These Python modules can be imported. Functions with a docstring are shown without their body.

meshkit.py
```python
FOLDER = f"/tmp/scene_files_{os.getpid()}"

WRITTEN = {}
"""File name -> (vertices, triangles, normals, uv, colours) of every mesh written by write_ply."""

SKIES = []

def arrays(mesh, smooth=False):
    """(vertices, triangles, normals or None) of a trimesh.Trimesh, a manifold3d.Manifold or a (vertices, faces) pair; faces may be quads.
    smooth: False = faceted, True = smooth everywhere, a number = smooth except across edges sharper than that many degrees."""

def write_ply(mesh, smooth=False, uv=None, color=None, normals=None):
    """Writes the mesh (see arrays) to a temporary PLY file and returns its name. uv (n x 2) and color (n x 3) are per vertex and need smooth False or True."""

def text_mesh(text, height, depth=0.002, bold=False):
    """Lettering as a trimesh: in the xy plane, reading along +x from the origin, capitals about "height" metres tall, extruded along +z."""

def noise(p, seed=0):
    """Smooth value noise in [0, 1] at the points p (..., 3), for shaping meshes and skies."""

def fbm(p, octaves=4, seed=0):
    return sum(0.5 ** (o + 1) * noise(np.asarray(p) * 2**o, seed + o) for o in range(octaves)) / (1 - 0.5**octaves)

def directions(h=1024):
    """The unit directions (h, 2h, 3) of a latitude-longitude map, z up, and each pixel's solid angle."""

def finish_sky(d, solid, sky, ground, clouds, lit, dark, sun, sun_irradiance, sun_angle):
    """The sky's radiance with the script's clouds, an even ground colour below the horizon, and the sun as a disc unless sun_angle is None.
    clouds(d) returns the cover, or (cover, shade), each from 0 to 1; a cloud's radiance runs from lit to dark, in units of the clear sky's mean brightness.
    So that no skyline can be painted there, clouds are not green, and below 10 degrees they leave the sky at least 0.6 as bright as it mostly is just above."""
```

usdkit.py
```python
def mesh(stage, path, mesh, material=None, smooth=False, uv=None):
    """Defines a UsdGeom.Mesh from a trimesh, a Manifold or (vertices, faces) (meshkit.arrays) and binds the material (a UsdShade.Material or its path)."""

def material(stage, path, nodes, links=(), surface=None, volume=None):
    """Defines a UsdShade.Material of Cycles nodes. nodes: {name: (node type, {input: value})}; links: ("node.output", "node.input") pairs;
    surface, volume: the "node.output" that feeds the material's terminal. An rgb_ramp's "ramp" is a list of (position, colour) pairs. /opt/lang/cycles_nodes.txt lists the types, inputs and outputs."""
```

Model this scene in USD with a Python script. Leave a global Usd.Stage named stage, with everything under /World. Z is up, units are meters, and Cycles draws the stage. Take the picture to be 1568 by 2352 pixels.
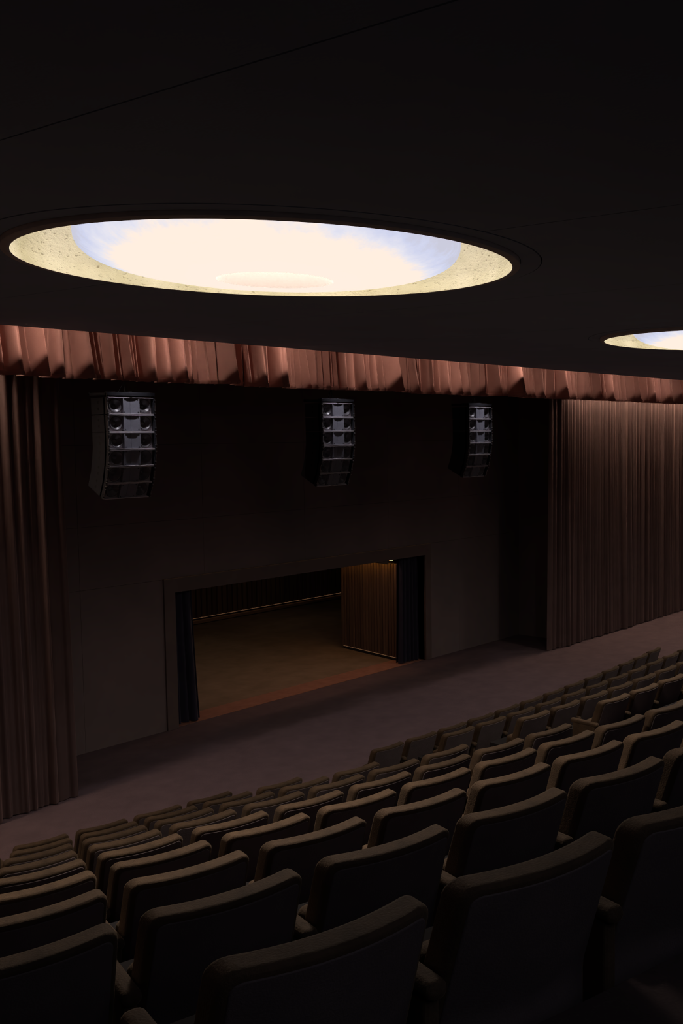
import math
import numpy as np
import trimesh
import manifold3d as m3
from shapely.geometry import Polygon, Point, box as sbox
import usdkit
from pxr import Usd, UsdGeom, UsdLux, Gf, Sdf

stage = Usd.Stage.CreateInMemory()
UsdGeom.SetStageUpAxis(stage, UsdGeom.Tokens.z)
UsdGeom.SetStageMetersPerUnit(stage, 1.0)
world = UsdGeom.Xform.Define(stage, '/World')
UsdGeom.Scope.Define(stage, '/World/Looks')

# ------------------------------------------------------------------ camera, exposure
H = 4.8                                   # lens height above the stage floor
FPX, CX, TILT, YAW = 2378.0, 1235.9, 0.0807, 0.6136
cam = UsdGeom.Camera.Define(stage, '/World/camera')
fw = np.array([math.cos(YAW) * math.cos(TILT), math.sin(YAW) * math.cos(TILT), -math.sin(TILT)])
rt = np.array([math.sin(YAW), -math.cos(YAW), 0.0])
up = np.cross(rt, fw)
M = Gf.Matrix4d(*rt, 0, *up, 0, *(-fw), 0, 0, 0, H, 1)
cam.AddTransformOp().Set(M)
cam.CreateHorizontalApertureAttr(24.0)
cam.CreateVerticalApertureAttr(36.0)
cam.CreateFocalLengthAttr(FPX / 1568 * 24.0)
cam.CreateHorizontalApertureOffsetAttr(-(CX - 784) / 1568 * 24.0)
cam.CreateClippingRangeAttr(Gf.Vec2f(0.05, 200))
cam.CreateExposureAttr(0.0)
# no sky: a closed hall; all light comes from the lamps built below.  Their strengths:
BOWL_GLOW = 1.0          # the opal bowls
ADDED_REAR_GLOW = 1.1         # dim bowls added above the rear rows to lift the dark seat backs
ADDED_DOWNLIGHT = 115.0         # recessed lamp added in each front bowl to brighten seats and carpet
VALANCE_LED = 460.0        # cove strip lighting the pelmet
CURTAIN_LED = 125.0        # batten above the side curtains
ARRAY_SPOT = 750.0        # little spots above the loudspeakers
ROOM_LAMP = 16.0          # lamps in the room behind the opening
HEAD_LED = 15.0           # strip in the head of the opening
PANEL_LED = 6.0          # strip above the slatted screen
BASE_LED = 0.10          # strip at the foot of the slatted wall

# ------------------------------------------------------------------ helpers
_names = {}


def path_for(name, parent=None):
    base = (parent.GetPath().pathString if parent is not None else '/World') + '/' + name
    k = _names.get(base, 0)
    _names[base] = k + 1
    return base if k == 0 else f'{base}_{k:03d}'


def setd(p, label=None, cat=None, group=None, kind=None):
    for k, v in (('label', label), ('category', cat), ('group', group), ('kind', kind)):
        if v:
            p.SetCustomDataByKey(k, v)
    return p


def obj(name, mesh, mat, parent=None, smooth=False, **kw):
    m = usdkit.mesh(stage, path_for(name, parent), mesh, mat, smooth=smooth)
    return setd(m.GetPrim(), **kw)


def xf(name, loc=(0, 0, 0), rz=0.0, parent=None, **kw):
    x = UsdGeom.Xform.Define(stage, path_for(name, parent))
    x.AddTranslateOp().Set(Gf.Vec3d(*map(float, loc)))
    x.AddRotateZOp().Set(float(rz))
    return setd(x.GetPrim(), **kw)


def box(x0, y0, z0, x1, y1, z1):
    b = trimesh.creation.box((x1 - x0, y1 - y0, z1 - z0))
    b.apply_translation(((x0 + x1) / 2, (y0 + y1) / 2, (z0 + z1) / 2))
    return b


def rbox(x0, y0, z0, x1, y1, z1, r=0.01, seg=8):
    s = m3.Manifold.sphere(r, seg)
    return m3.Manifold.batch_hull([s.translate((x, y, z)) for x in (x0 + r, x1 - r) for y in (y0 + r, y1 - r) for z in (z0 + r, z1 - r)])


def to_tm(man):
    me = man.to_mesh()
    return trimesh.Trimesh(me.vert_properties[:, :3], me.tri_verts, process=False)


def cat(*ms):
    return trimesh.util.concatenate([to_tm(m) if hasattr(m, 'to_mesh') else m for m in ms])


def grid(P):
    """P: (n, m, 3) points -> (vertices, quads)"""
    n, m = P.shape[:2]
    i = np.arange(n * m).reshape(n, m)
    q = np.stack([i[:-1, :-1], i[1:, :-1], i[1:, 1:], i[:-1, 1:]], -1).reshape(-1, 4)
    return P.reshape(-1, 3), q


def lathe(prof, seg=96, cap=False):
    prof = np.asarray(prof, float)
    a = np.linspace(0, 2 * math.pi, seg + 1)
    P = np.stack([np.stack([prof[:, 0] * math.cos(t), prof[:, 0] * math.sin(t), prof[:, 1]], -1) for t in a])
    v, q = grid(P)
    f = np.vstack([q[:, [0, 1, 2]], q[:, [0, 2, 3]]])
    t = trimesh.Trimesh(v, f, process=False)
    t.merge_vertices()
    t.update_faces(t.nondegenerate_faces())
    return t


def tube(pts, r, seg=10):
    pts = np.asarray(pts, float)
    s = m3.Manifold.sphere(r, seg)
    out = m3.Manifold()
    for a, b in zip(pts[:-1], pts[1:]):
        out += m3.Manifold.batch_hull([s.translate(tuple(a)), s.translate(tuple(b))])
    return out


# ------------------------------------------------------------------ materials
def mat(name, color, rough=0.7, var=None, scale=6.0, spec=0.3, metallic=0.0, sheen=0.0, sheen_tint=(1, 1, 1), bump=0.0, bscale=200.0, stretch=None, per_object=0.0, detail=4.0, sheen_rough=0.4):
    nodes = {'p': ('principled_bsdf', {'base_color': color, 'roughness': rough, 'specular_ior_level': spec, 'metallic': metallic, 'sheen_weight': sheen, 'sheen_tint': sheen_tint, 'sheen_roughness': sheen_rough}),
             't': ('texture_coordinate', {})}
    links = []
    src = 't.object'
    if stretch is not None:
        nodes['m'] = ('mapping', {'scale': stretch})
        links.append(('t.object', 'm.vector'))
        src = 'm.vector'
    if var is not None:
        nodes['n'] = ('noise_texture', {'scale': scale, 'detail': detail, 'roughness': 0.6})
        nodes['r'] = ('rgb_ramp', {'ramp': [(0.3, var), (0.7, color)]})
        links += [(src, 'n.vector'), ('n.fac', 'r.fac')]
        last = 'r.color'
        if per_object:
            nodes['oi'] = ('object_info', {})
            nodes['mr'] = ('map_range', {'value': 0.5, 'to_min': 1 - per_object, 'to_max': 1 + per_object})
            nodes['cc'] = ('combine_color', {})
            nodes['mx'] = ('mix', {'mix_type': 'multiply', 'fac': 1.0})
            links += [('oi.random', 'mr.value')] + [('mr.result', 'cc.' + c) for c in 'rgb'] + [(last, 'mx.color1'), ('cc.color', 'mx.color2')]
            last = 'mx.color'
        links.append((last, 'p.base_color'))
    if bump:
        nodes['bn'] = ('noise_texture', {'scale': bscale, 'detail': 3.0})
        nodes['b'] = ('bump', {'strength': bump, 'distance': 0.01})
        links += [(src, 'bn.vector'), ('bn.fac', 'b.height'), ('b.normal', 'p.normal')]
    return usdkit.material(stage, '/World/Looks/' + name, nodes, links, surface='p.BSDF')


def emit(name, color, strength):
    return usdkit.material(stage, '/World/Looks/' + name, {'e': ('emission', {'color': color, 'strength': strength})}, [], surface='e.emission')


M_ceil = mat('ceiling_paint', (0.40, 0.50, 0.64), 0.85, var=(0.36, 0.45, 0.58), scale=1.2, spec=0.15, bump=0.15, bscale=60)
M_ceil_gap = mat('ceiling_joint', (0.010, 0.010, 0.011), 0.9, spec=0.1)
M_rim = mat('rim_paint', (0.72, 0.68, 0.66), 0.6, var=(0.6, 0.56, 0.55), scale=9)
M_wall = mat('dark_wall', (0.22, 0.155, 0.145), 0.75, var=(0.14, 0.112, 0.108), scale=0.55, spec=0.2, bump=0.1, bscale=30)
M_wall_gap = mat('wall_joint', (0.02, 0.014, 0.013), 0.9, spec=0.1)
M_trim = mat('door_trim', (0.15, 0.105, 0.095), 0.5, var=(0.13, 0.09, 0.08), scale=3)
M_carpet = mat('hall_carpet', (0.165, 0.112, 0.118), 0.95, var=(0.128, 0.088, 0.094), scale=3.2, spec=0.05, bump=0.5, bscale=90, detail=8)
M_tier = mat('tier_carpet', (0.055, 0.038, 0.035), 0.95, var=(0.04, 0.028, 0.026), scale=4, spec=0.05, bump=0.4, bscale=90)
M_velvet = mat('seat_velvet', (0.080, 0.050, 0.029), 0.85, var=(0.042, 0.027, 0.016), scale=9, spec=0.12, sheen=0.12, sheen_tint=(0.8, 0.6, 0.4), bump=0.25, bscale=140, detail=6, per_object=0.14)
M_seatback = mat('seat_back_cloth', (0.105, 0.080, 0.076), 0.9, var=(0.085, 0.064, 0.062), scale=6, spec=0.1, bump=0.2, bscale=160)
M_steel = mat('black_steel', (0.02, 0.02, 0.021), 0.45, spec=0.4)
M_matte = mat('black_matte', (0.02, 0.018, 0.018), 0.95, spec=0.03)
M_pelmet = mat('pelmet_velvet', (0.36, 0.17, 0.14), 0.72, var=(0.30, 0.135, 0.11), scale=3, spec=0.25, sheen=0.6, sheen_tint=(1.0, 0.6, 0.5), bump=0.08, bscale=300)
M_curtain = mat('curtain_velvet', (0.115, 0.07, 0.064), 0.72, var=(0.088, 0.054, 0.05), scale=2, spec=0.25, sheen=0.3, sheen_tint=(1.0, 0.6, 0.5), bump=0.06, bscale=300)
M_drape = mat('blue_black_drape', (0.038, 0.034, 0.052), 0.85, var=(0.028, 0.025, 0.040), scale=3, spec=0.1, sheen=0.1)
M_floor_room = mat('room_carpet', (0.31, 0.22, 0.155), 0.95, var=(0.22, 0.155, 0.105), scale=2.2, spec=0.05, bump=0.4, bscale=70, detail=7)
M_border = mat('border_carpet', (0.42, 0.20, 0.14), 0.95, var=(0.33, 0.15, 0.105), scale=5, spec=0.05, bump=0.4, bscale=70, detail=6)
M_slat = mat('slat_wood', (0.16, 0.10, 0.07), 0.5, var=(0.10, 0.064, 0.046), scale=2.0, stretch=(14, 14, 0.7), spec=0.35, per_object=0.2)
M_slat_back = mat('slat_backing', (0.03, 0.02, 0.015), 0.9, spec=0.1)
M_ledge = mat('ledge_wood', (0.30, 0.19, 0.12), 0.6)
M_cab = mat('speaker_black', (0.026, 0.026, 0.031), 0.55, var=(0.02, 0.02, 0.025), scale=20, spec=0.4, bump=0.1, bscale=400)
M_horn = mat('speaker_horn_grey', (0.20, 0.20, 0.235), 0.6, var=(0.17, 0.17, 0.20), scale=40, spec=0.3)
M_cone = mat('woofer_cone', (0.10, 0.095, 0.105), 0.35, spec=0.5)
M_baffle = mat('speaker_baffle', (0.34, 0.31, 0.325), 0.7, spec=0.2)
M_lip = mat('speaker_lip', (0.55, 0.51, 0.54), 0.5, spec=0.4)
M_chrome = mat('rigging_steel', (0.55, 0.54, 0.55), 0.3, metallic=1.0)
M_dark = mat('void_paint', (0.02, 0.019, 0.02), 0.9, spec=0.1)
M_white_rod = mat('white_rod', (0.8, 0.76, 0.68), 0.5)
M_added_baffle = mat('added_lamp_baffle', (0.0222, 0.0192, 0.0168), 0.8, spec=0.1)

# lamp reflector: cream, speckled and streaked with dirt
M_dome = usdkit.material(stage, '/World/Looks/lamp_dome_cream', {
    't': ('texture_coordinate', {}),
    'm': ('mapping', {'scale': (1, 1, 2.5)}),
    'n1': ('noise_texture', {'scale': 26.0, 'detail': 3.0, 'roughness': 0.7}),
    'n2': ('noise_texture', {'scale': 2.0, 'detail': 4.0}),
    'r1': ('rgb_ramp', {'ramp': [(0.33, (0.25, 0.2, 0.1)), (0.40, (1, 1, 1))]}),
    'r2': ('rgb_ramp', {'ramp': [(0.35, (0.66, 0.61, 0.43)), (0.65, (0.88, 0.82, 0.66))]}),
    'x': ('mix', {'mix_type': 'multiply', 'fac': 0.6}),
    'b': ('bump', {'strength': 0.3, 'distance': 0.02}),
    'p': ('principled_bsdf', {'roughness': 0.7, 'specular_ior_level': 0.2})},
    [('t.object', 'm.vector'), ('m.vector', 'n1.vector'), ('t.object', 'n2.vector'), ('n1.fac', 'r1.fac'), ('n2.fac', 'r2.fac'),
     ('r2.color', 'x.color1'), ('r1.color', 'x.color2'), ('x.color', 'p.base_color'), ('n1.fac', 'b.height'), ('b.normal', 'p.normal')], surface='p.BSDF')

# opal bowl: cream and brightest over its lamp, limb falloff painted blue-white at the sides of the view, with fine craze lines
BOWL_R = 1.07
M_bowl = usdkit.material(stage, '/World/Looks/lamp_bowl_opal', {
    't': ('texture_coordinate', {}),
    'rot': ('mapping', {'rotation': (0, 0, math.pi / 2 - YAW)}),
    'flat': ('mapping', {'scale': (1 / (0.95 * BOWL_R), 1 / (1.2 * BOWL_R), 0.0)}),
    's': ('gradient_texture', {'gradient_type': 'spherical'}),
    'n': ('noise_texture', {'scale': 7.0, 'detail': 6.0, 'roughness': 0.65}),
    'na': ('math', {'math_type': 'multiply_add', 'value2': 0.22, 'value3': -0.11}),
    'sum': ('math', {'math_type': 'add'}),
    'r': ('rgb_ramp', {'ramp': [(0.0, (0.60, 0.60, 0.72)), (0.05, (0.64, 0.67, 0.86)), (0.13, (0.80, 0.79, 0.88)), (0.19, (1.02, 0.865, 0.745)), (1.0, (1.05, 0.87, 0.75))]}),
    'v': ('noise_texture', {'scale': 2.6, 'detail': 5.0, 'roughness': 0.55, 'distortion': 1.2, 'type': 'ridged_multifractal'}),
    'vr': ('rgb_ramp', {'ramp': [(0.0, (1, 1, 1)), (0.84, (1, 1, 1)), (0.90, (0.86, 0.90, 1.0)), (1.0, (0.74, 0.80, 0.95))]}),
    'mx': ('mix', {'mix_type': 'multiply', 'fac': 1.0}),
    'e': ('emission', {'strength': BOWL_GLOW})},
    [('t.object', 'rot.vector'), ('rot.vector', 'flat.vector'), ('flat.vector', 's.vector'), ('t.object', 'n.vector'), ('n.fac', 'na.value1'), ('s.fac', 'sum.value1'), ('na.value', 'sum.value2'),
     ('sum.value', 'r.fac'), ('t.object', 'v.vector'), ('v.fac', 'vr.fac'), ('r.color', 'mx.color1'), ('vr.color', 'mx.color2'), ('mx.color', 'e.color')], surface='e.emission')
M_bowl_added = emit('added_rear_bowl_glow', (0.72, 0.76, 1.0), ADDED_REAR_GLOW)
E_added_down = emit('added_downlight', (1.0, 0.88, 0.80), ADDED_DOWNLIGHT)
E_added_up = emit('added_uplight', (1.0, 0.92, 0.76), 8.6)
E_val = emit('pelmet_led', (1.0, 0.80, 0.66), VALANCE_LED)
E_cur = emit('curtain_led', (1.0, 0.74, 0.56), CURTAIN_LED)
E_spot = emit('speaker_spot', (0.95, 0.90, 1.0), ARRAY_SPOT)
E_room = emit('room_lamp_glow', (1.0, 0.76, 0.50), ROOM_LAMP)
E_head = emit('opening_led', (1.0, 0.60, 0.42), HEAD_LED)
E_panel = emit('screen_led', (1.0, 0.48, 0.10), PANEL_LED)
E_base = emit('foot_led', (1.0, 0.50, 0.24), BASE_LED)

# ------------------------------------------------------------------ dimensions
ZC = H * 1.2005                                   # ceiling underside
S_EDGE, S_VAL = 9.70, 10.37                       # ceiling edge, pelmet
S_CUR, S_WALL, S_BACK = 2.618 * H, 2.946 * H, 4.45 * H
W_L, W_R = -4.3, 30.8                             # hall side walls
W0, SC = 2.70 * H, 9.16 * H                       # centre of the curved rows
NROW = 9
row_R = [(9.14 - 0.23 * i) * H for i in range(NROW + 0)]
row_top = [H * (1 - 0.224 - 0.078 * i) for i in range(NROW)]
SEAT_H = 0.73
row_z = [max(0.0, t - SEAT_H) for t in row_top]
PITCH = 0.1235 * H
LAMPS = [(0.852 + 1.30 * k) * H for k in range(4)]
LAMP_S, RIM = 0.987 * H, 0.285 * H
ADDED_REAR_S = (0.987 - 1.30) * H                         # added line of dim lamps, unseen above the rear rows
LAMP_AT = [(w, LAMP_S) for w in LAMPS] + [(w - 0.65 * H, ADDED_REAR_S) for w in LAMPS]
ZTOP = 6.6

# ------------------------------------------------------------------ structure
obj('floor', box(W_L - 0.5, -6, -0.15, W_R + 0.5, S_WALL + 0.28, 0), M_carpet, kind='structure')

# seating tiers: concentric steps, one under each row
tiers = xf('seating_tier', kind='structure')


def arc_ring(r0, r1, z0, z1):
    a = np.linspace(math.asin((W_L - W0) / r1), math.asin((W_R - W0) / r1), 90)
    outer = [(W0 + r1 * math.sin(t), SC - r1 * math.cos(t)) for t in a]
    inner = [(W0 + r0 * math.sin(t), SC - r0 * math.cos(t)) for t in a[::-1]]
    return trimesh.creation.extrude_polygon(Polygon(outer + inner), z1 - z0).apply_translation((0, 0, z0))


for i in range(-3, NROW - 1):
    R = (9.14 - 0.23 * i) * H
    z = H * (1 - 0.224 - 0.078 * i) - SEAT_H
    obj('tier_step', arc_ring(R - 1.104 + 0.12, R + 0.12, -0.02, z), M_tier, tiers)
obj('wall_rear', box(W_L - 0.5, -6.4, -0.1, W_R + 0.5, -6, ZTOP), mat('rear_plaster', (0.62, 0.62, 0.68), 0.9), kind='structure')
obj('wall_left', box(W_L - 0.3, -6, -0.1, W_L, S_WALL, ZTOP), M_wall, kind='structure')
obj('wall_right', box(W_R, -6, -0.1, W_R + 0.3, S_WALL, ZTOP), M_wall, kind='structure')

# ceiling: a backing slab and boards with open joints, cut round the lamp openings
ceil = xf('ceiling', kind='structure')
holes = [Point(*p).buffer(RIM + 0.05, 64) for p in LAMP_AT]
slab = sbox(W_L, -6, W_R, S_EDGE - 0.01)
for h in holes:
    slab = slab.difference(h)
obj('backing', trimesh.creation.extrude_polygon(slab, 0.03).apply_translation((0, 0, ZC + 0.02)), M_ceil_gap, ceil)
joints = [0.39 * H + 0.46 * H * k for k in range(-3, 13)]
edges = [W_L] + [j for j in joints if W_L + 0.2 < j < W_R - 0.2] + [W_R]
cross = [-6, -3.5, S_EDGE]
rings = [Point(*p).buffer(RIM + 0.17, 64) for p in LAMP_AT]
for a, b in zip(edges[:-1], edges[1:]):
    for c, d in zip(cross[:-1], cross[1:]):
        p = sbox(a + 0.004, c + 0.004, b - 0.004, d - 0.004)
        for r in rings:
            p = p.difference(r.buffer(0.004))
        if p.is_empty:
            continue
        for q in (p.geoms if p.geom_type == 'MultiPolygon' else [p]):
            if q.area > 0.02:
                obj('ceiling_board', trimesh.creation.extrude_polygon(q, 0.02).apply_translation((0, 0, ZC)), M_ceil, ceil)
for r, h in zip(rings, holes):
    obj('ring_board', trimesh.creation.extrude_polygon(r.buffer(-0.004).difference(h), 0.022).apply_translation((0, 0, ZC - 0.002)), M_ceil, ceil)
obj('edge_fascia', box(W_L, S_EDGE - 0.03, ZC, W_R, S_EDGE, ZC + 0.05), M_ceil, ceil)
# soffit above the slot and the pelmet
obj('ceiling_001', box(W_L - 0.3, 8.6, ZTOP, W_R + 0.3, S_WALL + 0.3, ZTOP + 0.1), M_dark, kind='structure')
obj('wall_upstand', box(W_L, 8.6, ZC + 0.05, W_R, 8.7, ZTOP), M_dark, kind='structure')

# stage wall with the wide opening
DO0, DO1, DOZ = 2.083 * H, 3.328 * H, H * (1 - 0.542)
NW0, NW1 = 1.30 * H, 4.014 * H
wl = xf('wall_back', kind='structure')
obj('backing', cat(box(NW0, S_WALL, 0, DO0, S_WALL + 0.25, ZTOP), box(DO1, S_WALL, 0, NW1, S_WALL + 0.25, ZTOP), box(DO0, S_WALL, DOZ, DO1, S_WALL + 0.25, ZTOP)), M_wall_gap, wl)
zs = [0.0, H * (1 - 0.495), H * (1 - 0.302), 4.55, ZTOP]
ws = list(np.linspace(NW0, NW1, 7))
opening = sbox(DO0 - 0.001, -1, DO1 + 0.001, DOZ)
for a, b in zip(ws[:-1], ws[1:]):
    for c, d in zip(zs[:-1], zs[1:]):
        p = sbox(a + 0.002, c + (0.002 if c else 0), b - 0.002, d - 0.002).difference(opening)
        for q in (p.geoms if p.geom_type == 'MultiPolygon' else [p]):
            if q.area > 0.01:
                t = trimesh.creation.extrude_polygon(q, 0.015)
                t.vertices = t.vertices[:, [0, 2, 1]] * (1, -1, 1) + (0, S_WALL, 0)
                t.invert()
                obj('wall_panel', t, M_wall, wl)
obj('wall_niche_right', box(NW1, S_CUR + 0.12, 0, NW1 + 0.15, S_WALL, ZTOP), M_wall, kind='structure')
obj('wall_niche_left', box(NW0 - 0.15, S_CUR + 0.12, 0, NW0, S_WALL, ZTOP), M_wall, kind='structure')
obj('wall_behind_curtain_right', box(NW1, S_CUR + 0.28, 0, W_R, S_CUR + 0.43, ZTOP), M_dark, kind='structure')
obj('wall_behind_curtain_left', box(W_L, S_CUR + 0.28, 0, NW0, S_CUR + 0.43, ZTOP), M_dark, kind='structure')

door = xf('door_1', kind='structure')
t0, t1, tz = 2.041 * H, 3.364 * H, H * (1 - 0.4955)
obj('jamb', to_tm(rbox(t0, S_WALL - 0.05, 0, DO0, S_WALL + 0.25, DOZ + 0.01, 0.004)), M_trim, door)
obj('jamb', to_tm(rbox(DO1, S_WALL - 0.05, 0, t1, S_WALL + 0.25, DOZ + 0.01, 0.004)), M_trim, door)
obj('lintel', to_tm(rbox(t0, S_WALL - 0.05, DOZ, t1, S_WALL + 0.25, tz, 0.004)), M_trim, door)

obj('cap', box(t0, S_WALL - 0.056, tz, t1, S_WALL, tz + 0.010), M_ledge, door, label='thin cap painted paler as the lit top edge')  # paler colour stands in for light caught on the trim top

# room behind the opening
RW0, RW1, RZ = 1.0 * H, 4.9 * H, 2.75
obj('floor_001', box(RW0, S_WALL + 0.28, -0.15, RW1, S_BACK + 0.3, 0), M_floor_room, kind='structure')
obj('trim_1', box(DO0, S_WALL + 0.02, 0.0, DO1, 3.055 * H, 0.006), M_border, kind='structure', label='orange brown carpet border just inside the opening')
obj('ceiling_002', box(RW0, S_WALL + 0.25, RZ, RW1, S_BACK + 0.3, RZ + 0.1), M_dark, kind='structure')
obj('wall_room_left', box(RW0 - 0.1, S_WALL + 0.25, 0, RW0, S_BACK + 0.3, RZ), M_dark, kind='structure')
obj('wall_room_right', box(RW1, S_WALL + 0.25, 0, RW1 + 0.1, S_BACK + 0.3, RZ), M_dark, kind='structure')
wr = xf('wall_room_back', kind='structure')
obj('backing', box(RW0, S_BACK + 0.02, 0, RW1, S_BACK + 0.15, RZ), M_slat_back, wr)
n = 120
pw = (RW1 - RW0) / n
rng = np.random.default_rng(3)
for k in range(n):
    x = RW0 + k * pw
    obj('slat', to_tm(rbox(x + 0.02, S_BACK - 0.02 - 0.01 * rng.random(), 0.15, x + pw - 0.02, S_BACK + 0.025, RZ, 0.006, 4)), M_slat, wr)
bb = xf('baseboard_room', kind='structure')
obj('ledge', to_tm(rbox(RW0, S_BACK - 0.10, 0.02, RW1, S_BACK + 0.02, 0.09, 0.006)), M_ledge, bb)
obj('led_strip', box(RW0, S_BACK - 0.02, 0.138, RW1, S_BACK + 0.015, 0.147), E_base, bb, label='warm glowing strip above the ledge')

# ------------------------------------------------------------------ ceiling lamps
def make_lamp(w, label, s=LAMP_S, dim=False):
    z = ZC
    L = xf('ceiling_lamp', (w, s, z), label=label, cat='ceiling lamp')
    # collar round the opening, standing a little proud of the ceiling
    obj('collar', lathe([(RIM + 0.001, -0.030), (RIM + 0.012, -0.034), (RIM + 0.040, -0.030), (RIM + 0.046, -0.024), (RIM + 0.046, 0.06)], 128), M_rim, L, smooth=40)
    t = np.linspace(0, 1, 26)
    prof = [(RIM + 0.046, -0.0), (RIM, -0.031)] + [((RIM + 0.03) * math.cos(a * math.pi / 2) ** 0.8, 0.03 + 0.62 * math.sin(a * math.pi / 2)) for a in t[:-1]] + [(0.0, 0.65)]
    obj('reflector_dome', lathe(prof[1:], 128), M_dome, L, smooth=True, label='cream reflector dome, speckled with dirt')
    a, zc, c, nn = BOWL_R, 0.12, 0.235, 2.9
    r_h = 0.33
    tt = np.linspace(0, 1, 60)
    pr = [(a * math.sin(q * math.pi / 2) ** (2 / nn), zc - c * math.cos(q * math.pi / 2) ** (2 / nn)) for q in tt]
    pr = [p for p in pr if p[0] > r_h + 0.01]
    zb = pr[0][1]
    pr = [(r_h, zb)] + pr
    up_ = [(a * math.cos(q * math.pi / 2), zc + 0.20 * math.sin(q * math.pi / 2)) for q in np.linspace(0.05, 1, 16)]
    obj('bowl', lathe(pr + up_, 128), M_bowl_added if dim else M_bowl, L, smooth=True, label='glowing opal bowl, limb falloff painted blue-white')
    obj('baffle_tube', lathe([(r_h, zb), (r_h, zb + 0.155), (0, zb + 0.155)], 64), M_added_baffle, L, smooth=30)  # added tube screening the added downlight, toned to match the bowl glow
    if not dim:
      obj('lamp_disc', lathe([(r_h - 0.01, zb + 0.148), (0.0, zb + 0.148)], 48), E_added_down, L)  # added downlight, brightens the seats and carpet
    if not dim:
      obj('uplight_ring', lathe([(0.80, zc + 0.205), (0.92, zc + 0.205), (0.92, zc + 0.17), (0.80, zc + 0.17), (0.80, zc + 0.205)], 64), E_added_up, L)  # unseen ring added to brighten the reflector dome
    for k in range(6):
        an = math.radians(25 + 60 * k)
        d = np.array([math.cos(an), math.sin(an), 0])
        pts = [d * (a - 0.03) + (0, 0, zc + 0.08), d * (a + 0.12) + (0, 0, zc + 0.17), d * (a + 0.17) + (0, 0, zc + 0.30), d * (a - 0.05) + (0, 0, zc + 0.44)]
        obj('hanger', to_tm(tube(pts, 0.012)), M_white_rod, L, smooth=40)
    return L


lamp_names = ['large round opal bowl lamp recessed in the dark ceiling, nearest and largest in view', 'round opal bowl lamp at the right edge of the picture, second along the ceiling',
              'third opal bowl lamp along the ceiling, to the right of the picture', 'fourth opal bowl lamp along the ceiling, farthest to the right']
for w, lb in zip(LAMPS, lamp_names):
    make_lamp(w, lb)
for k, (w, s_) in enumerate(LAMP_AT[4:]):
    make_lamp(w, f'added dim opal bowl lamp, unseen above the rear rows, {["first", "second", "third", "fourth"][k]} from the left', s_, True)

# ------------------------------------------------------------------ cloth
def pleats(length, seed, pmin, pmax, amp, step, saw=False):
    """1-D pleat depth sampled every step."""
    r = np.random.default_rng(seed)
    x = np.arange(0, length + step, step)
    y = np.zeros_like(x)
    at = 0.0
    while at < length + step:
        wd = pmin * (pmax / pmin) ** r.random()
        A = amp * (0.55 + 0.75 * r.random()) * min(1.0, wd / (0.5 * (pmin + pmax)))
        skew = 2 ** r.uniform(-0.8, 0.8)
        m = (x >= at) & (x < at + wd)
        t = ((x[m] - at) / wd) ** skew
        if saw:
            t = (x[m] - at) / wd
            c = 0.72 + 0.2 * r.random()
            A = amp * (0.05 + wd) * (0.6 + 0.9 * r.random())
            if r.random() < 0.55:
                y[m] = A * np.where(t < c, (t / c) ** (0.6 + 0.9 * r.random()), 1 - ((t - c) / (1 - c)))
            else:
                y[m] = A * np.abs(np.sin(math.pi * t)) ** 0.55
        else:
            y[m] = A * (np.abs(np.sin(math.pi * t)) ** 0.75)
        at += wd
    k = np.ones(3) / 3
    return x, np.convolve(y, k, 'same')


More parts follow.
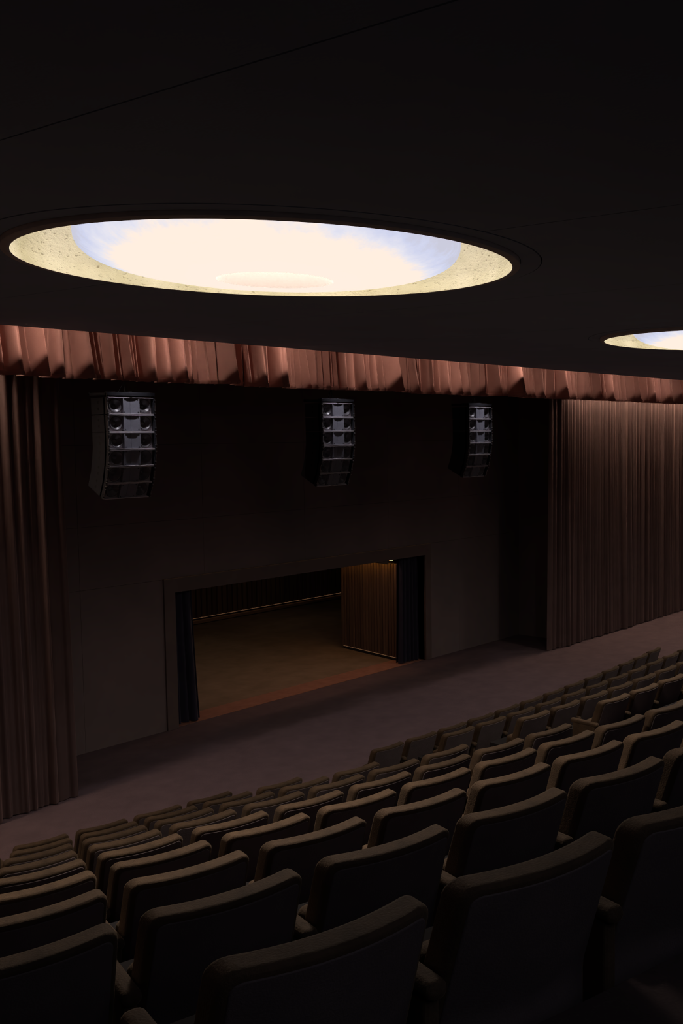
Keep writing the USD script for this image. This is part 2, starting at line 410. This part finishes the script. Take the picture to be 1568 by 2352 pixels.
def cloth(w0, w1, s, z0, z1, seed, pmin, pmax, amp, step, nz, gather=0.0, flare=0.0, hem=0.0, base=None, lean0=0.0, lean1=0.0, sag=0.0, saw=False):
    L = w1 - w0
    x, ya = pleats(L, seed, pmin, pmax, amp, step, saw)
    _, yb = pleats(L, seed + 1, pmin * 1.3, pmax * 1.5, amp * 1.1, step, saw)
    r = np.random.default_rng(seed + 2)
    drift = np.interp(x, np.linspace(0, L, max(3, int(L / (pmax * 1.7)))), r.normal(0, 1, max(3, int(L / (pmax * 1.7)))))
    wob = np.interp(x, np.linspace(0, L, max(3, int(L / 0.5))), r.normal(0, 1, max(3, int(L / 0.5))))
    P = []
    for h in np.linspace(0, 1, nz):                   # 0 top, 1 bottom
        d = ya * (1 - (0.25 if saw else 0.55) * h) + np.interp(x - gather * drift * h, x, yb) * (0.35 if saw else 0.75) * h
        k = 0.75 + flare * h
        z = z1 + (z0 - z1) * h
        y = s - d * k
        if hem and h > 1 - hem:
            y = y - 0.012
        zz = np.full_like(x, z) + (sag * wob + 0.25 * sag * drift) * h
        f = x / L
        P.append(np.stack([w0 + x + (lean0 * (1 - f) + lean1 * f) * h + gather * drift * h * 0.35, y, zz], -1))
    return grid(np.array(P))


pel = xf('pelmet_curtain', (0, 0, 0), label='gathered rust red velvet pelmet curtain hung along the ceiling edge above the stage', cat='curtain')
zb = H * 1.1071
obj('cloth', cloth(-1.2, 30.5, S_VAL, zb + 0.035, ZTOP - 0.25, 11, 0.05, 0.24, 1.0, 0.005, 20, gather=0.03, flare=0.45, sag=0.006, saw=True), M_pelmet, pel, smooth=True)


def hem_grid():
    v, q = cloth(-1.2, 30.5, S_VAL, zb + 0.035, ZTOP - 0.25, 11, 0.05, 0.24, 1.0, 0.005, 20, gather=0.03, flare=0.45, sag=0.006, saw=True)
    n = len(v) // 20
    edge = v.reshape(20, n, 3)[-1]
    r = np.random.default_rng(5)
    rip = np.interp(np.arange(n), np.arange(0, n + 3, 3), r.normal(0, 0.005, len(np.arange(0, n + 3, 3))))
    P = [edge + (0, 0.003, 0.012), edge + (0, -0.010, 0.006), edge + np.stack([0 * rip, -0.014 + rip, np.full(n, -0.012)], -1), edge + np.stack([0 * rip, -0.008 + rip * 1.5, -0.034 + rip], -1), edge + (0, 0.004, -0.036)]
    return grid(np.array(P))


obj('hem', hem_grid(), M_pelmet, pel, smooth=True)

CZ = ZTOP - 0.3
rc = xf('stage_curtain', (0, 0, 0), label='tall rust brown velvet side curtain in fine pleats, right of the stage', cat='curtain')
obj('cloth', cloth(3.86 * H, 30.4, S_CUR, 0.015, CZ, 21, 0.05, 0.18, 0.12, 0.007, 16, gather=0.02, flare=0.35, lean0=-0.03), M_curtain, rc, smooth=True)


def return_edge(w, s, sgn, seed, lean):
    x, y = pleats(0.30, seed, 0.06, 0.13, 0.05, 0.008)
    P = []
    for h in np.linspace(0, 1, 14):
        P.append(np.stack([w + sgn * (0.05 - y * 1.2) + lean * h * np.ones_like(x), s + x - 0.02, np.full_like(x, CZ + (0.015 - CZ) * h)], -1))
    return grid(np.array(P))


def fold_edge(wa, wb, s, seed, lean):
    x, y = pleats(abs(wb - wa), seed, 0.10, 0.18, 0.06, 0.008)
    P = []
    for h in np.linspace(0, 1, 14):
        P.append(np.stack([min(wa, wb) + x * (1 + 0.15 * h) + lean * h, s - y * (0.6 + 0.5 * h), np.full_like(x, CZ + (0.012 - CZ) * h)], -1))
    return grid(np.array(P))


obj('leading_edge', fold_edge(3.80 * H, 3.865 * H, S_CUR - 0.01, 31, -0.10), M_curtain, rc, smooth=True)
lc = xf('stage_curtain', (0, 0, 0), label='tall dark velvet side curtain at the left edge of the picture', cat='curtain')
obj('cloth', cloth(-4.2, 1.465 * H, S_CUR, 0.015, CZ, 41, 0.06, 0.22, 0.12, 0.008, 16, gather=0.03, flare=0.35, lean1=0.04), M_curtain, lc, smooth=True)
obj('leading_edge', fold_edge(1.46 * H, 1.515 * H, S_CUR - 0.005, 51, 0.03), M_curtain, lc, smooth=True)


def bunch(w0, w1, s0, depth, z1, seed, spread, label):
    d = xf('doorway_drape', (0, 0, 0), label=label, cat='curtain')
    Wd = w1 - w0
    x, y = pleats(Wd, seed, 0.07, 0.16, depth, 0.006)
    P = []
    for h in np.linspace(0, 1, 20):
        sp = spread * h ** 1.3
        P.append(np.stack([(w0 if spread >= 0 else w1) + (x if spread >= 0 else x - Wd) * (1 + abs(sp)), s0 - y * (0.8 + 0.5 * h), np.full_like(x, z1 + (0.02 - z1) * h)], -1))
    front = np.array(P)
    back = front.copy()
    back[:, :, 1] = s0 + 0.05
    obj('cloth', grid(front), M_drape, d, smooth=True)
    obj('lining', grid(back), M_drape, d, smooth=True)
    rail = box(w0, s0 - 0.02, z1 - 0.01, w1, s0 + 0.02, z1 + 0.025)
    obj('rail', rail, M_steel, d)


bunch(DO0 + 0.05, DO0 + 0.45, S_WALL + 0.19, 0.10, DOZ - 0.03, 61, 0.22, 'dark blue-black drape gathered at the left side of the stage opening')
bunch(DO1 - 0.55, DO1 - 0.04, S_WALL + 0.19, 0.10, DOZ - 0.03, 71, -0.10, 'dark blue-black drape gathered at the right side of the stage opening')

# ------------------------------------------------------------------ slatted screen in the room
sc = xf('slatted_screen', (0, 0, 0), label='dark wooden slatted screen standing behind the right of the opening, lit from above', cat='screen')
A, B = np.array([3.300 * H, 3.416 * H]), np.array([3.243 * H, 3.02 * H])
ln = np.linalg.norm(B - A)
ang = math.atan2(B[1] - A[1], B[0] - A[0])
Tm = trimesh.transformations.rotation_matrix(ang, (0, 0, 1))
Tm[:2, 3] = A
SZ0, SZ1 = 0.075, 2.02


def on_screen(t):
    t = to_tm(t) if hasattr(t, 'to_mesh') else t
    t.apply_transform(Tm)
    return t


obj('backing', on_screen(box(0, 0.02, SZ0, ln, 0.10, SZ1)), M_slat_back, sc)
ns = 20
for k in range(ns):
    x = ln * k / ns
    obj('slat', on_screen(rbox(x + 0.012, -0.025 - 0.012 * rng.random(), SZ0, x + ln / ns - 0.012, 0.022, SZ1, 0.006, 4)), M_slat, sc)
obj('plinth', on_screen(box(0.03, 0.0, 0.0, ln - 0.03, 0.09, SZ0)), M_steel, sc)
obj('led_strip', on_screen(box(0.05, -0.030, 0.064, ln - 0.05, -0.004, 0.072)), E_base, sc, label='warm glowing strip under the slats')
tr = xf('light_trough', (0, 0, 0), label='black light trough with a warm glow above the slatted screen', cat='lamp')
obj('housing', on_screen(cat(box(0, -0.26, 2.12, ln, 0.10, 2.16), box(0, -0.26, 2.04, ln, -0.23, 2.16))), M_steel, tr)
obj('led_strip', on_screen(box(0.02, -0.15, 2.105, ln - 0.02, -0.10, 2.118)), E_panel, tr, label='warm glowing strip')
hd = xf('opening_light', (0, 0, 0), label='warm light strip in the head of the stage opening', cat='lamp')
obj('housing', box(DO0 + 0.9, S_WALL + 0.30, 2.40, DO1 - 0.1, S_WALL + 0.36, 2.46), M_steel, hd)
obj('led_strip', box(DO0 + 0.9, S_WALL + 0.31, 2.385, DO1 - 0.1, S_WALL + 0.35, 2.40), E_head, hd)
for k, (w, s) in enumerate([(2.35, 3.45), (2.8, 3.45), (2.35, 4.0), (2.8, 4.0), (3.6, 4.1)]):
    d = xf('room_downlight', (w * H, s * H, RZ), label='small round downlight in the ceiling of the back room, ' + ['front left', 'front right', 'rear left', 'rear right', 'behind the slatted screen'][k], cat='lamp')
    obj('ring', lathe([(0.09, 0), (0.09, -0.05), (0.11, -0.05), (0.11, 0)], 32), M_steel, d)
    obj('bulb', lathe([(0.088, -0.02), (0.0, -0.02)], 24), E_room, d)

# ------------------------------------------------------------------ stage lighting hidden in the slots
cv = xf('cove_light', (0, 0, 0), label='long warm cove strip behind the ceiling edge, lighting the red pelmet', cat='lamp')
obj('housing', box(-1.0, 9.48, ZC + 0.05, 30.3, 9.535, ZC + 0.22), M_steel, cv)
for k in range(20):
    obj('led_strip', box(-0.9 + 1.6 * k, 9.535, ZC + 0.178, -0.8 + 1.6 * k, 9.55, ZC + 0.208), E_val, cv)
for a, b, lb in ((3.90 * H, 30.2, 'curtain batten light above the right side curtain, behind the pelmet'), (-4.0, 1.33 * H, 'curtain batten light above the left side curtain, behind the pelmet')):
    bt = xf('batten_light', (0, 0, 0), label=lb, cat='lamp')
    obj('housing', box(a, S_CUR - 0.36, 5.95, b, S_CUR - 0.26, 6.05), M_steel, bt)
    for e in (a, b):
        obj('end_shield', box(e - 0.006, S_CUR - 0.50, 5.55, e + 0.006, S_CUR - 0.14, 6.05), M_matte, bt)  # unseen plates added to keep batten spill off the loudspeakers
    obj('led_strip', box(a, S_CUR - 0.33, 5.935, b, S_CUR - 0.29, 5.95), E_cur, bt)

# ------------------------------------------------------------------ line arrays
BW, BH, BD = 0.69, 0.2205, 0.42


def cabinet_parts():
    """meshes of one cabinet; front face at y=0 looking to -y, front top edge at z=0"""
    hw = BW / 2
    out = []
    body = Polygon([(-hw + 0.02, 0.10), (hw - 0.02, 0.10), (hw - 0.05, BD), (-hw + 0.05, BD)])
    b = trimesh.creation.extrude_polygon(body, BH - 0.012).apply_translation((0, 0, -BH + 0.006))
    shell = cat(b, box(-hw + 0.03, 0.045, -BH + 0.006, -0.315, 0.105, -0.006), box(0.315, 0.045, -BH + 0.006, hw - 0.03, 0.105, -0.006))
    out.append(('body', shell, M_cab, False))
    for sx in (-1, 1):
        pl = sbox(min(sx * 0.02, sx * 0.312), -BH + 0.012, max(sx * 0.02, sx * 0.312), -0.012).difference(Point(sx * 0.205, -BH / 2).buffer(0.084, 12))
        bf = trimesh.creation.extrude_polygon(pl, 0.055)
        bf.vertices = bf.vertices[:, [0, 2, 1]] + (0, 0.045, 0)
        bf.invert()
        out.append(('baffle', bf, M_baffle, False))
    for sx in (-1, 1):
        hp = m3.Manifold.batch_hull([m3.Manifold.cube((0.004, 0.004, BH - 0.028)).translate((sx * x - 0.002, y, -BH + 0.014)) for x, y in ((0.003, 0.028), (0.115, 0.0), (0.115, 0.045), (0.003, 0.06))])
        scr = [trimesh.creation.cylinder(0.007, 0.006, sections=10, transform=trimesh.transformations.translation_matrix((sx * 0.095, 0.004, z)) @ trimesh.transformations.rotation_matrix(math.pi / 2, (1, 0, 0))) for z in (-0.03, -BH + 0.03)]
        out.append(('horn_panel', to_tm(hp), M_horn, False))
        out.append(('screws', cat(*scr), M_steel, 'stuff'))
        prof = [(0.086, 0.0), (0.090, -0.010), (0.080, -0.012), (0.074, -0.004), (0.068, 0.0), (0.028, 0.038), (0.026, 0.036), (0.015, 0.026), (0.0, 0.022)]
        c = lathe(prof, 40)
        c.vertices = c.vertices[:, [0, 2, 1]] + (sx * 0.205, 0.040, -BH / 2)
        c.invert()
        out.append(('woofer', c, M_cone, True))
        rail = cat(rbox(sx * 0.330 - 0.010, -0.004, -BH + 0.004, sx * 0.330 + 0.010, 0.05, -0.004, 0.003, 6))
        out.append(('rigging_rail', rail, M_cab, False))
        pins = []
        for z, r in ((-0.03, 0.010), (-0.075, 0.006), (-BH + 0.055, 0.011), (-BH + 0.02, 0.009)):
            pins.append(trimesh.creation.cylinder(r, 0.022, sections=10, transform=trimesh.transformations.translation_matrix((sx * 0.333, -0.006, z)) @ trimesh.transformations.rotation_matrix(math.pi / 2, (1, 0, 0))))
        pins.append(to_tm(rbox(sx * 0.338 - 0.004, -0.008, -BH + 0.06, sx * 0.338 + 0.004, -0.002, -0.08, 0.002, 6)))
        out.append(('rigging_pins', cat(*pins), M_chrome, 'stuff'))
        hd_ = []
        for z in (-0.065, -0.145):
            e = trimesh.creation.cylinder(0.036, 0.004, sections=20)
            e.apply_scale((1.0, 0.55, 1.0))
            e.apply_transform(trimesh.transformations.translation_matrix((sx * (hw - 0.0335), 0.22, z)) @ trimesh.transformations.rotation_matrix(math.pi / 2, (0, 1, 0)) @ trimesh.transformations.rotation_matrix(math.pi / 2, (0, 0, 1)))
            hd_.append(e)
        out.append(('handle_recess', cat(*hd_), M_dark, 'stuff'))
    v = 0.014
    for z0, z1 in ((-0.012, -0.003), (-BH + 0.003, -BH + 0.012)):
        pl = Polygon([(-0.316, -0.002), (-0.05, -0.002), (0, 0.010), (0.05, -0.002), (0.316, -0.002), (0.316, 0.05), (-0.316, 0.05)])
        out.append(('front_lip', trimesh.creation.extrude_polygon(pl, z1 - z0).apply_translation((0, 0, z0)), M_lip, False))
    return out


TILTS = [-1, -1, 0, 8, 14, 23]
CAB = cabinet_parts()


def make_array(w, s, ztop, label):
    A_ = xf('line_array_speaker', (w, s, ztop), label=label, cat='loudspeaker', group=None)
    obj('fly_frame', cat(rbox(-0.345, -0.005, 0.015, 0.345, 0.04, 0.062, 0.004), rbox(-0.345, 0.36, 0.015, 0.345, 0.40, 0.055, 0.004), rbox(-0.345, 0.0, 0.015, -0.31, 0.4, 0.05, 0.004), rbox(0.31, 0.0, 0.015, 0.345, 0.4, 0.05, 0.004),
                         rbox(-0.02, 0.0, 0.03, 0.02, 0.42, 0.07, 0.004), box(-0.33, 0.005, -0.003, -0.31, 0.03, 0.02), box(0.31, 0.005, -0.003, 0.33, 0.03, 0.02)), M_cab, A_)
    obj('hanging_cable', to_tm(tube([(0, 0.12, 0.06), (0.0, 0.14, 0.16), (0.0, 0.14, ZTOP - ztop)], 0.008)), M_steel, A_)
    obj('hanging_cable', to_tm(tube([(-0.1, 0.12, 0.06), (0.05, 0.2, 0.22), (0.06, 0.2, ZTOP - ztop)], 0.006)), M_steel, A_)
    y, z = 0.0, 0.0
    for tl in TILTS:
        cab = UsdGeom.Xform.Define(stage, path_for('speaker_cabinet', A_))
        cab.AddTranslateOp().Set(Gf.Vec3d(0, y, z))
        cab.AddRotateXOp().Set(float(-tl) * -1.0)
        for nm, me, mt, sm in CAB:
            obj(nm, me, mt, cab.GetPrim(), smooth=sm is True, kind='stuff' if sm == 'stuff' else None)
        a = math.radians(tl)
        y, z = y + BH * math.sin(a), z - BH * math.cos(a)
    return A_


AR_S = 2.47 * H
for k, (w, lb) in enumerate(((1.654, 'hanging black line array of six loudspeaker cabinets, left and nearest of three'), (2.410, 'hanging black line array of six loudspeaker cabinets, middle of three'), (3.160, 'hanging black line array of six loudspeaker cabinets, right and farthest of three'))):
    make_array(w * 2.47 / 2.5 * H + 0.0, AR_S, H * (1 + 0.083 * 2.47 / 2.5), lb)
    sp = xf('spotlight', (w * 2.47 / 2.5 * H, AR_S - 0.31, 6.05), label=['small spotlight above the left loudspeaker array, behind the pelmet', 'small spotlight above the middle loudspeaker array, behind the pelmet', 'small spotlight above the right loudspeaker array, behind the pelmet'][k], cat='lamp')
    obj('can', lathe([(0.0, 0.02), (0.075, 0.02), (0.075, -0.22), (0.07, -0.22), (0.07, 0.0)], 32), M_steel, sp, smooth=30)
    obj('bulb', lathe([(0.05, -0.06), (0.0, -0.06)], 24), E_spot, sp)
    obj('bracket', box(-0.02, -0.02, 0.02, 0.02, 0.02, ZTOP - 6.05), M_steel, sp)

# ------------------------------------------------------------------ theatre seats
BWT, BWB = 0.508, 0.53          # backrest width, top and bottom
REC = math.radians(19)
SAG = 0.80                       # plan curvature: y = SAG * x^2


def warp(t, zref=SEAT_H):
    v = t.vertices.copy()
    x, y, z = v.T
    h = (z - zref)
    v[:, 0] = x * (1 + (BWB / BWT - 1) * np.clip(-h / 0.5, 0, 1))
    v[:, 1] = y + SAG * x * x - math.tan(REC) * np.maximum(h, -0.40)
    t = trimesh.Trimesh(v, t.faces, process=False)
    return t


def slab(x0, y0, z0, x1, y1, z1, r, edge, cr=None):
    if cr is None:
        man = rbox(x0, y0, z0, x1, y1, z1, r, 16)
    else:
        s = m3.Manifold.sphere(r, 16)
        pts = []
        for cx, cz in ((x0 + cr, z0 + cr), (x1 - cr, z0 + cr), (x0 + cr, z1 - cr), (x1 - cr, z1 - cr)):
            for k in range(16):
                an = 2 * math.pi * k / 16
                for yy in (y0 + r, y1 - r):
                    pts.append(s.translate((cx + (cr - r) * math.cos(an), yy, cz + (cr - r) * math.sin(an))))
        man = m3.Manifold.batch_hull(pts)
    return to_tm(man.refine_to_length(edge))


def make_seat(loc, rz, label, group, left_arm):
    S = xf('theatre_seat', loc, rz, label=label, cat='seat', group=group)
    # local frame: sitter looks to +y; y=0 is the middle of the backrest's top corners
    back = warp(slab(-BWT / 2, -0.045, 0.12, BWT / 2, 0.050, SEAT_H, 0.020, 0.035, cr=0.044))
    obj('backrest', back, M_velvet, S, smooth=True)
    bp = warp(slab(-BWT / 2 + 0.020, -0.049, 0.13, BWT / 2 - 0.020, -0.030, SEAT_H - 0.026, 0.005, 0.04, cr=0.03))
    obj('back_panel', bp, M_seatback, S, smooth=True)
    cu = slab(-0.245, 0.21, 0.14, 0.245, 0.31, 0.49, 0.035, 0.06)          # tipped up
    cu.vertices[:, 1] -= 0.15 * (cu.vertices[:, 2] - 0.3)
    obj('seat_cushion', cu, M_velvet, S, smooth=True)
    for side in ((-1, 1) if left_arm else (1,)):
        x = side * PITCH / 2
        arm = slab(x - 0.030, 0.05, 0.45, x + 0.030, 0.42, 0.50, 0.022, 0.05)
        obj('armrest', arm, M_velvet, S, smooth=True)
        obj('arm_panel', to_tm(rbox(x - 0.022, 0.08, 0.0, x + 0.022, 0.39, 0.46, 0.01)), M_velvet, S)
    obj('pedestal', to_tm(m3.Manifold.batch_hull([m3.Manifold.cube((0.40, 0.30, 0.01)).translate((-0.20, 0.24, 0.0)), m3.Manifold.cube((0.44, 0.34, 0.01)).translate((-0.22, 0.22, 0.33))])), M_matte, S)
    return S


ORD = ['first', 'second', 'third', 'fourth', 'fifth', 'sixth', 'seventh', 'eighth', 'ninth', 'tenth', 'eleventh', 'twelfth', 'thirteenth', 'fourteenth']
ROWN = ['front row', 'second row', 'third row', 'fourth row', 'fifth row', 'sixth row', 'seventh row', 'eighth row', 'nearest row']
protos = {}


def place(i, idx, label, group, left_arm):
    R = row_R[i]
    al = (idx + 0.44) * PITCH / R                       # idx is the left corner; 0.44 pitch to the middle
    Rr = R + SAG * 0.0
    x, y = W0 + Rr * math.sin(al), SC - Rr * math.cos(al)
    jit = math.sin(i * 12.9 + idx * 78.2) * 0.6
    # corners sit SAG*(half width)^2 ahead of the middle
    f = SAG * (BWT / 2) ** 2
    x, y = x + f * math.sin(al), y - f * math.cos(al)
    rz = math.degrees(al) + jit
    if left_arm in protos:
        s = xf('theatre_seat', (x, y, row_z[i]), rz, label=label, cat='seat', group=group)
        s.GetReferences().AddInternalReference(protos[left_arm].GetPath())
        s.SetInstanceable(True)
    else:
        protos[left_arm] = make_seat((x, y, row_z[i]), rz, label, group, left_arm)


left_off = [0.0, -0.11, -0.11, -0.15, -0.22, -0.30, -0.35, -0.37, -0.43]
left_first = [-20, -22, -20, -19, -17, -17, -16, -16, -13]
for i in range(NROW):
    rn = ROWN[NROW - 1 - i]
    last = -10
    for n in range(last, left_first[i] - 1, -1):
        k = last - n
        place(i, n + left_off[i], f'brown velvet theatre seat, {rn}, {ORD[k]} to the left of the aisle', 'velvet seats left of the aisle', n == left_first[i])
right_off = [-0.05, -0.05, -0.05, -0.05, -0.05, -0.06, 0.0, -0.06, -0.19]
for i in range(3, NROW):
    rn = ROWN[NROW - 1 - i]
    cnt = 13 if i >= 5 else 4
    for k in range(cnt):
        place(i, -6 + k + right_off[i], f'brown velvet theatre seat, {rn}, {ORD[k]} to the right of the aisle', 'velvet seats right of the aisle', k == 0 and i == 5)
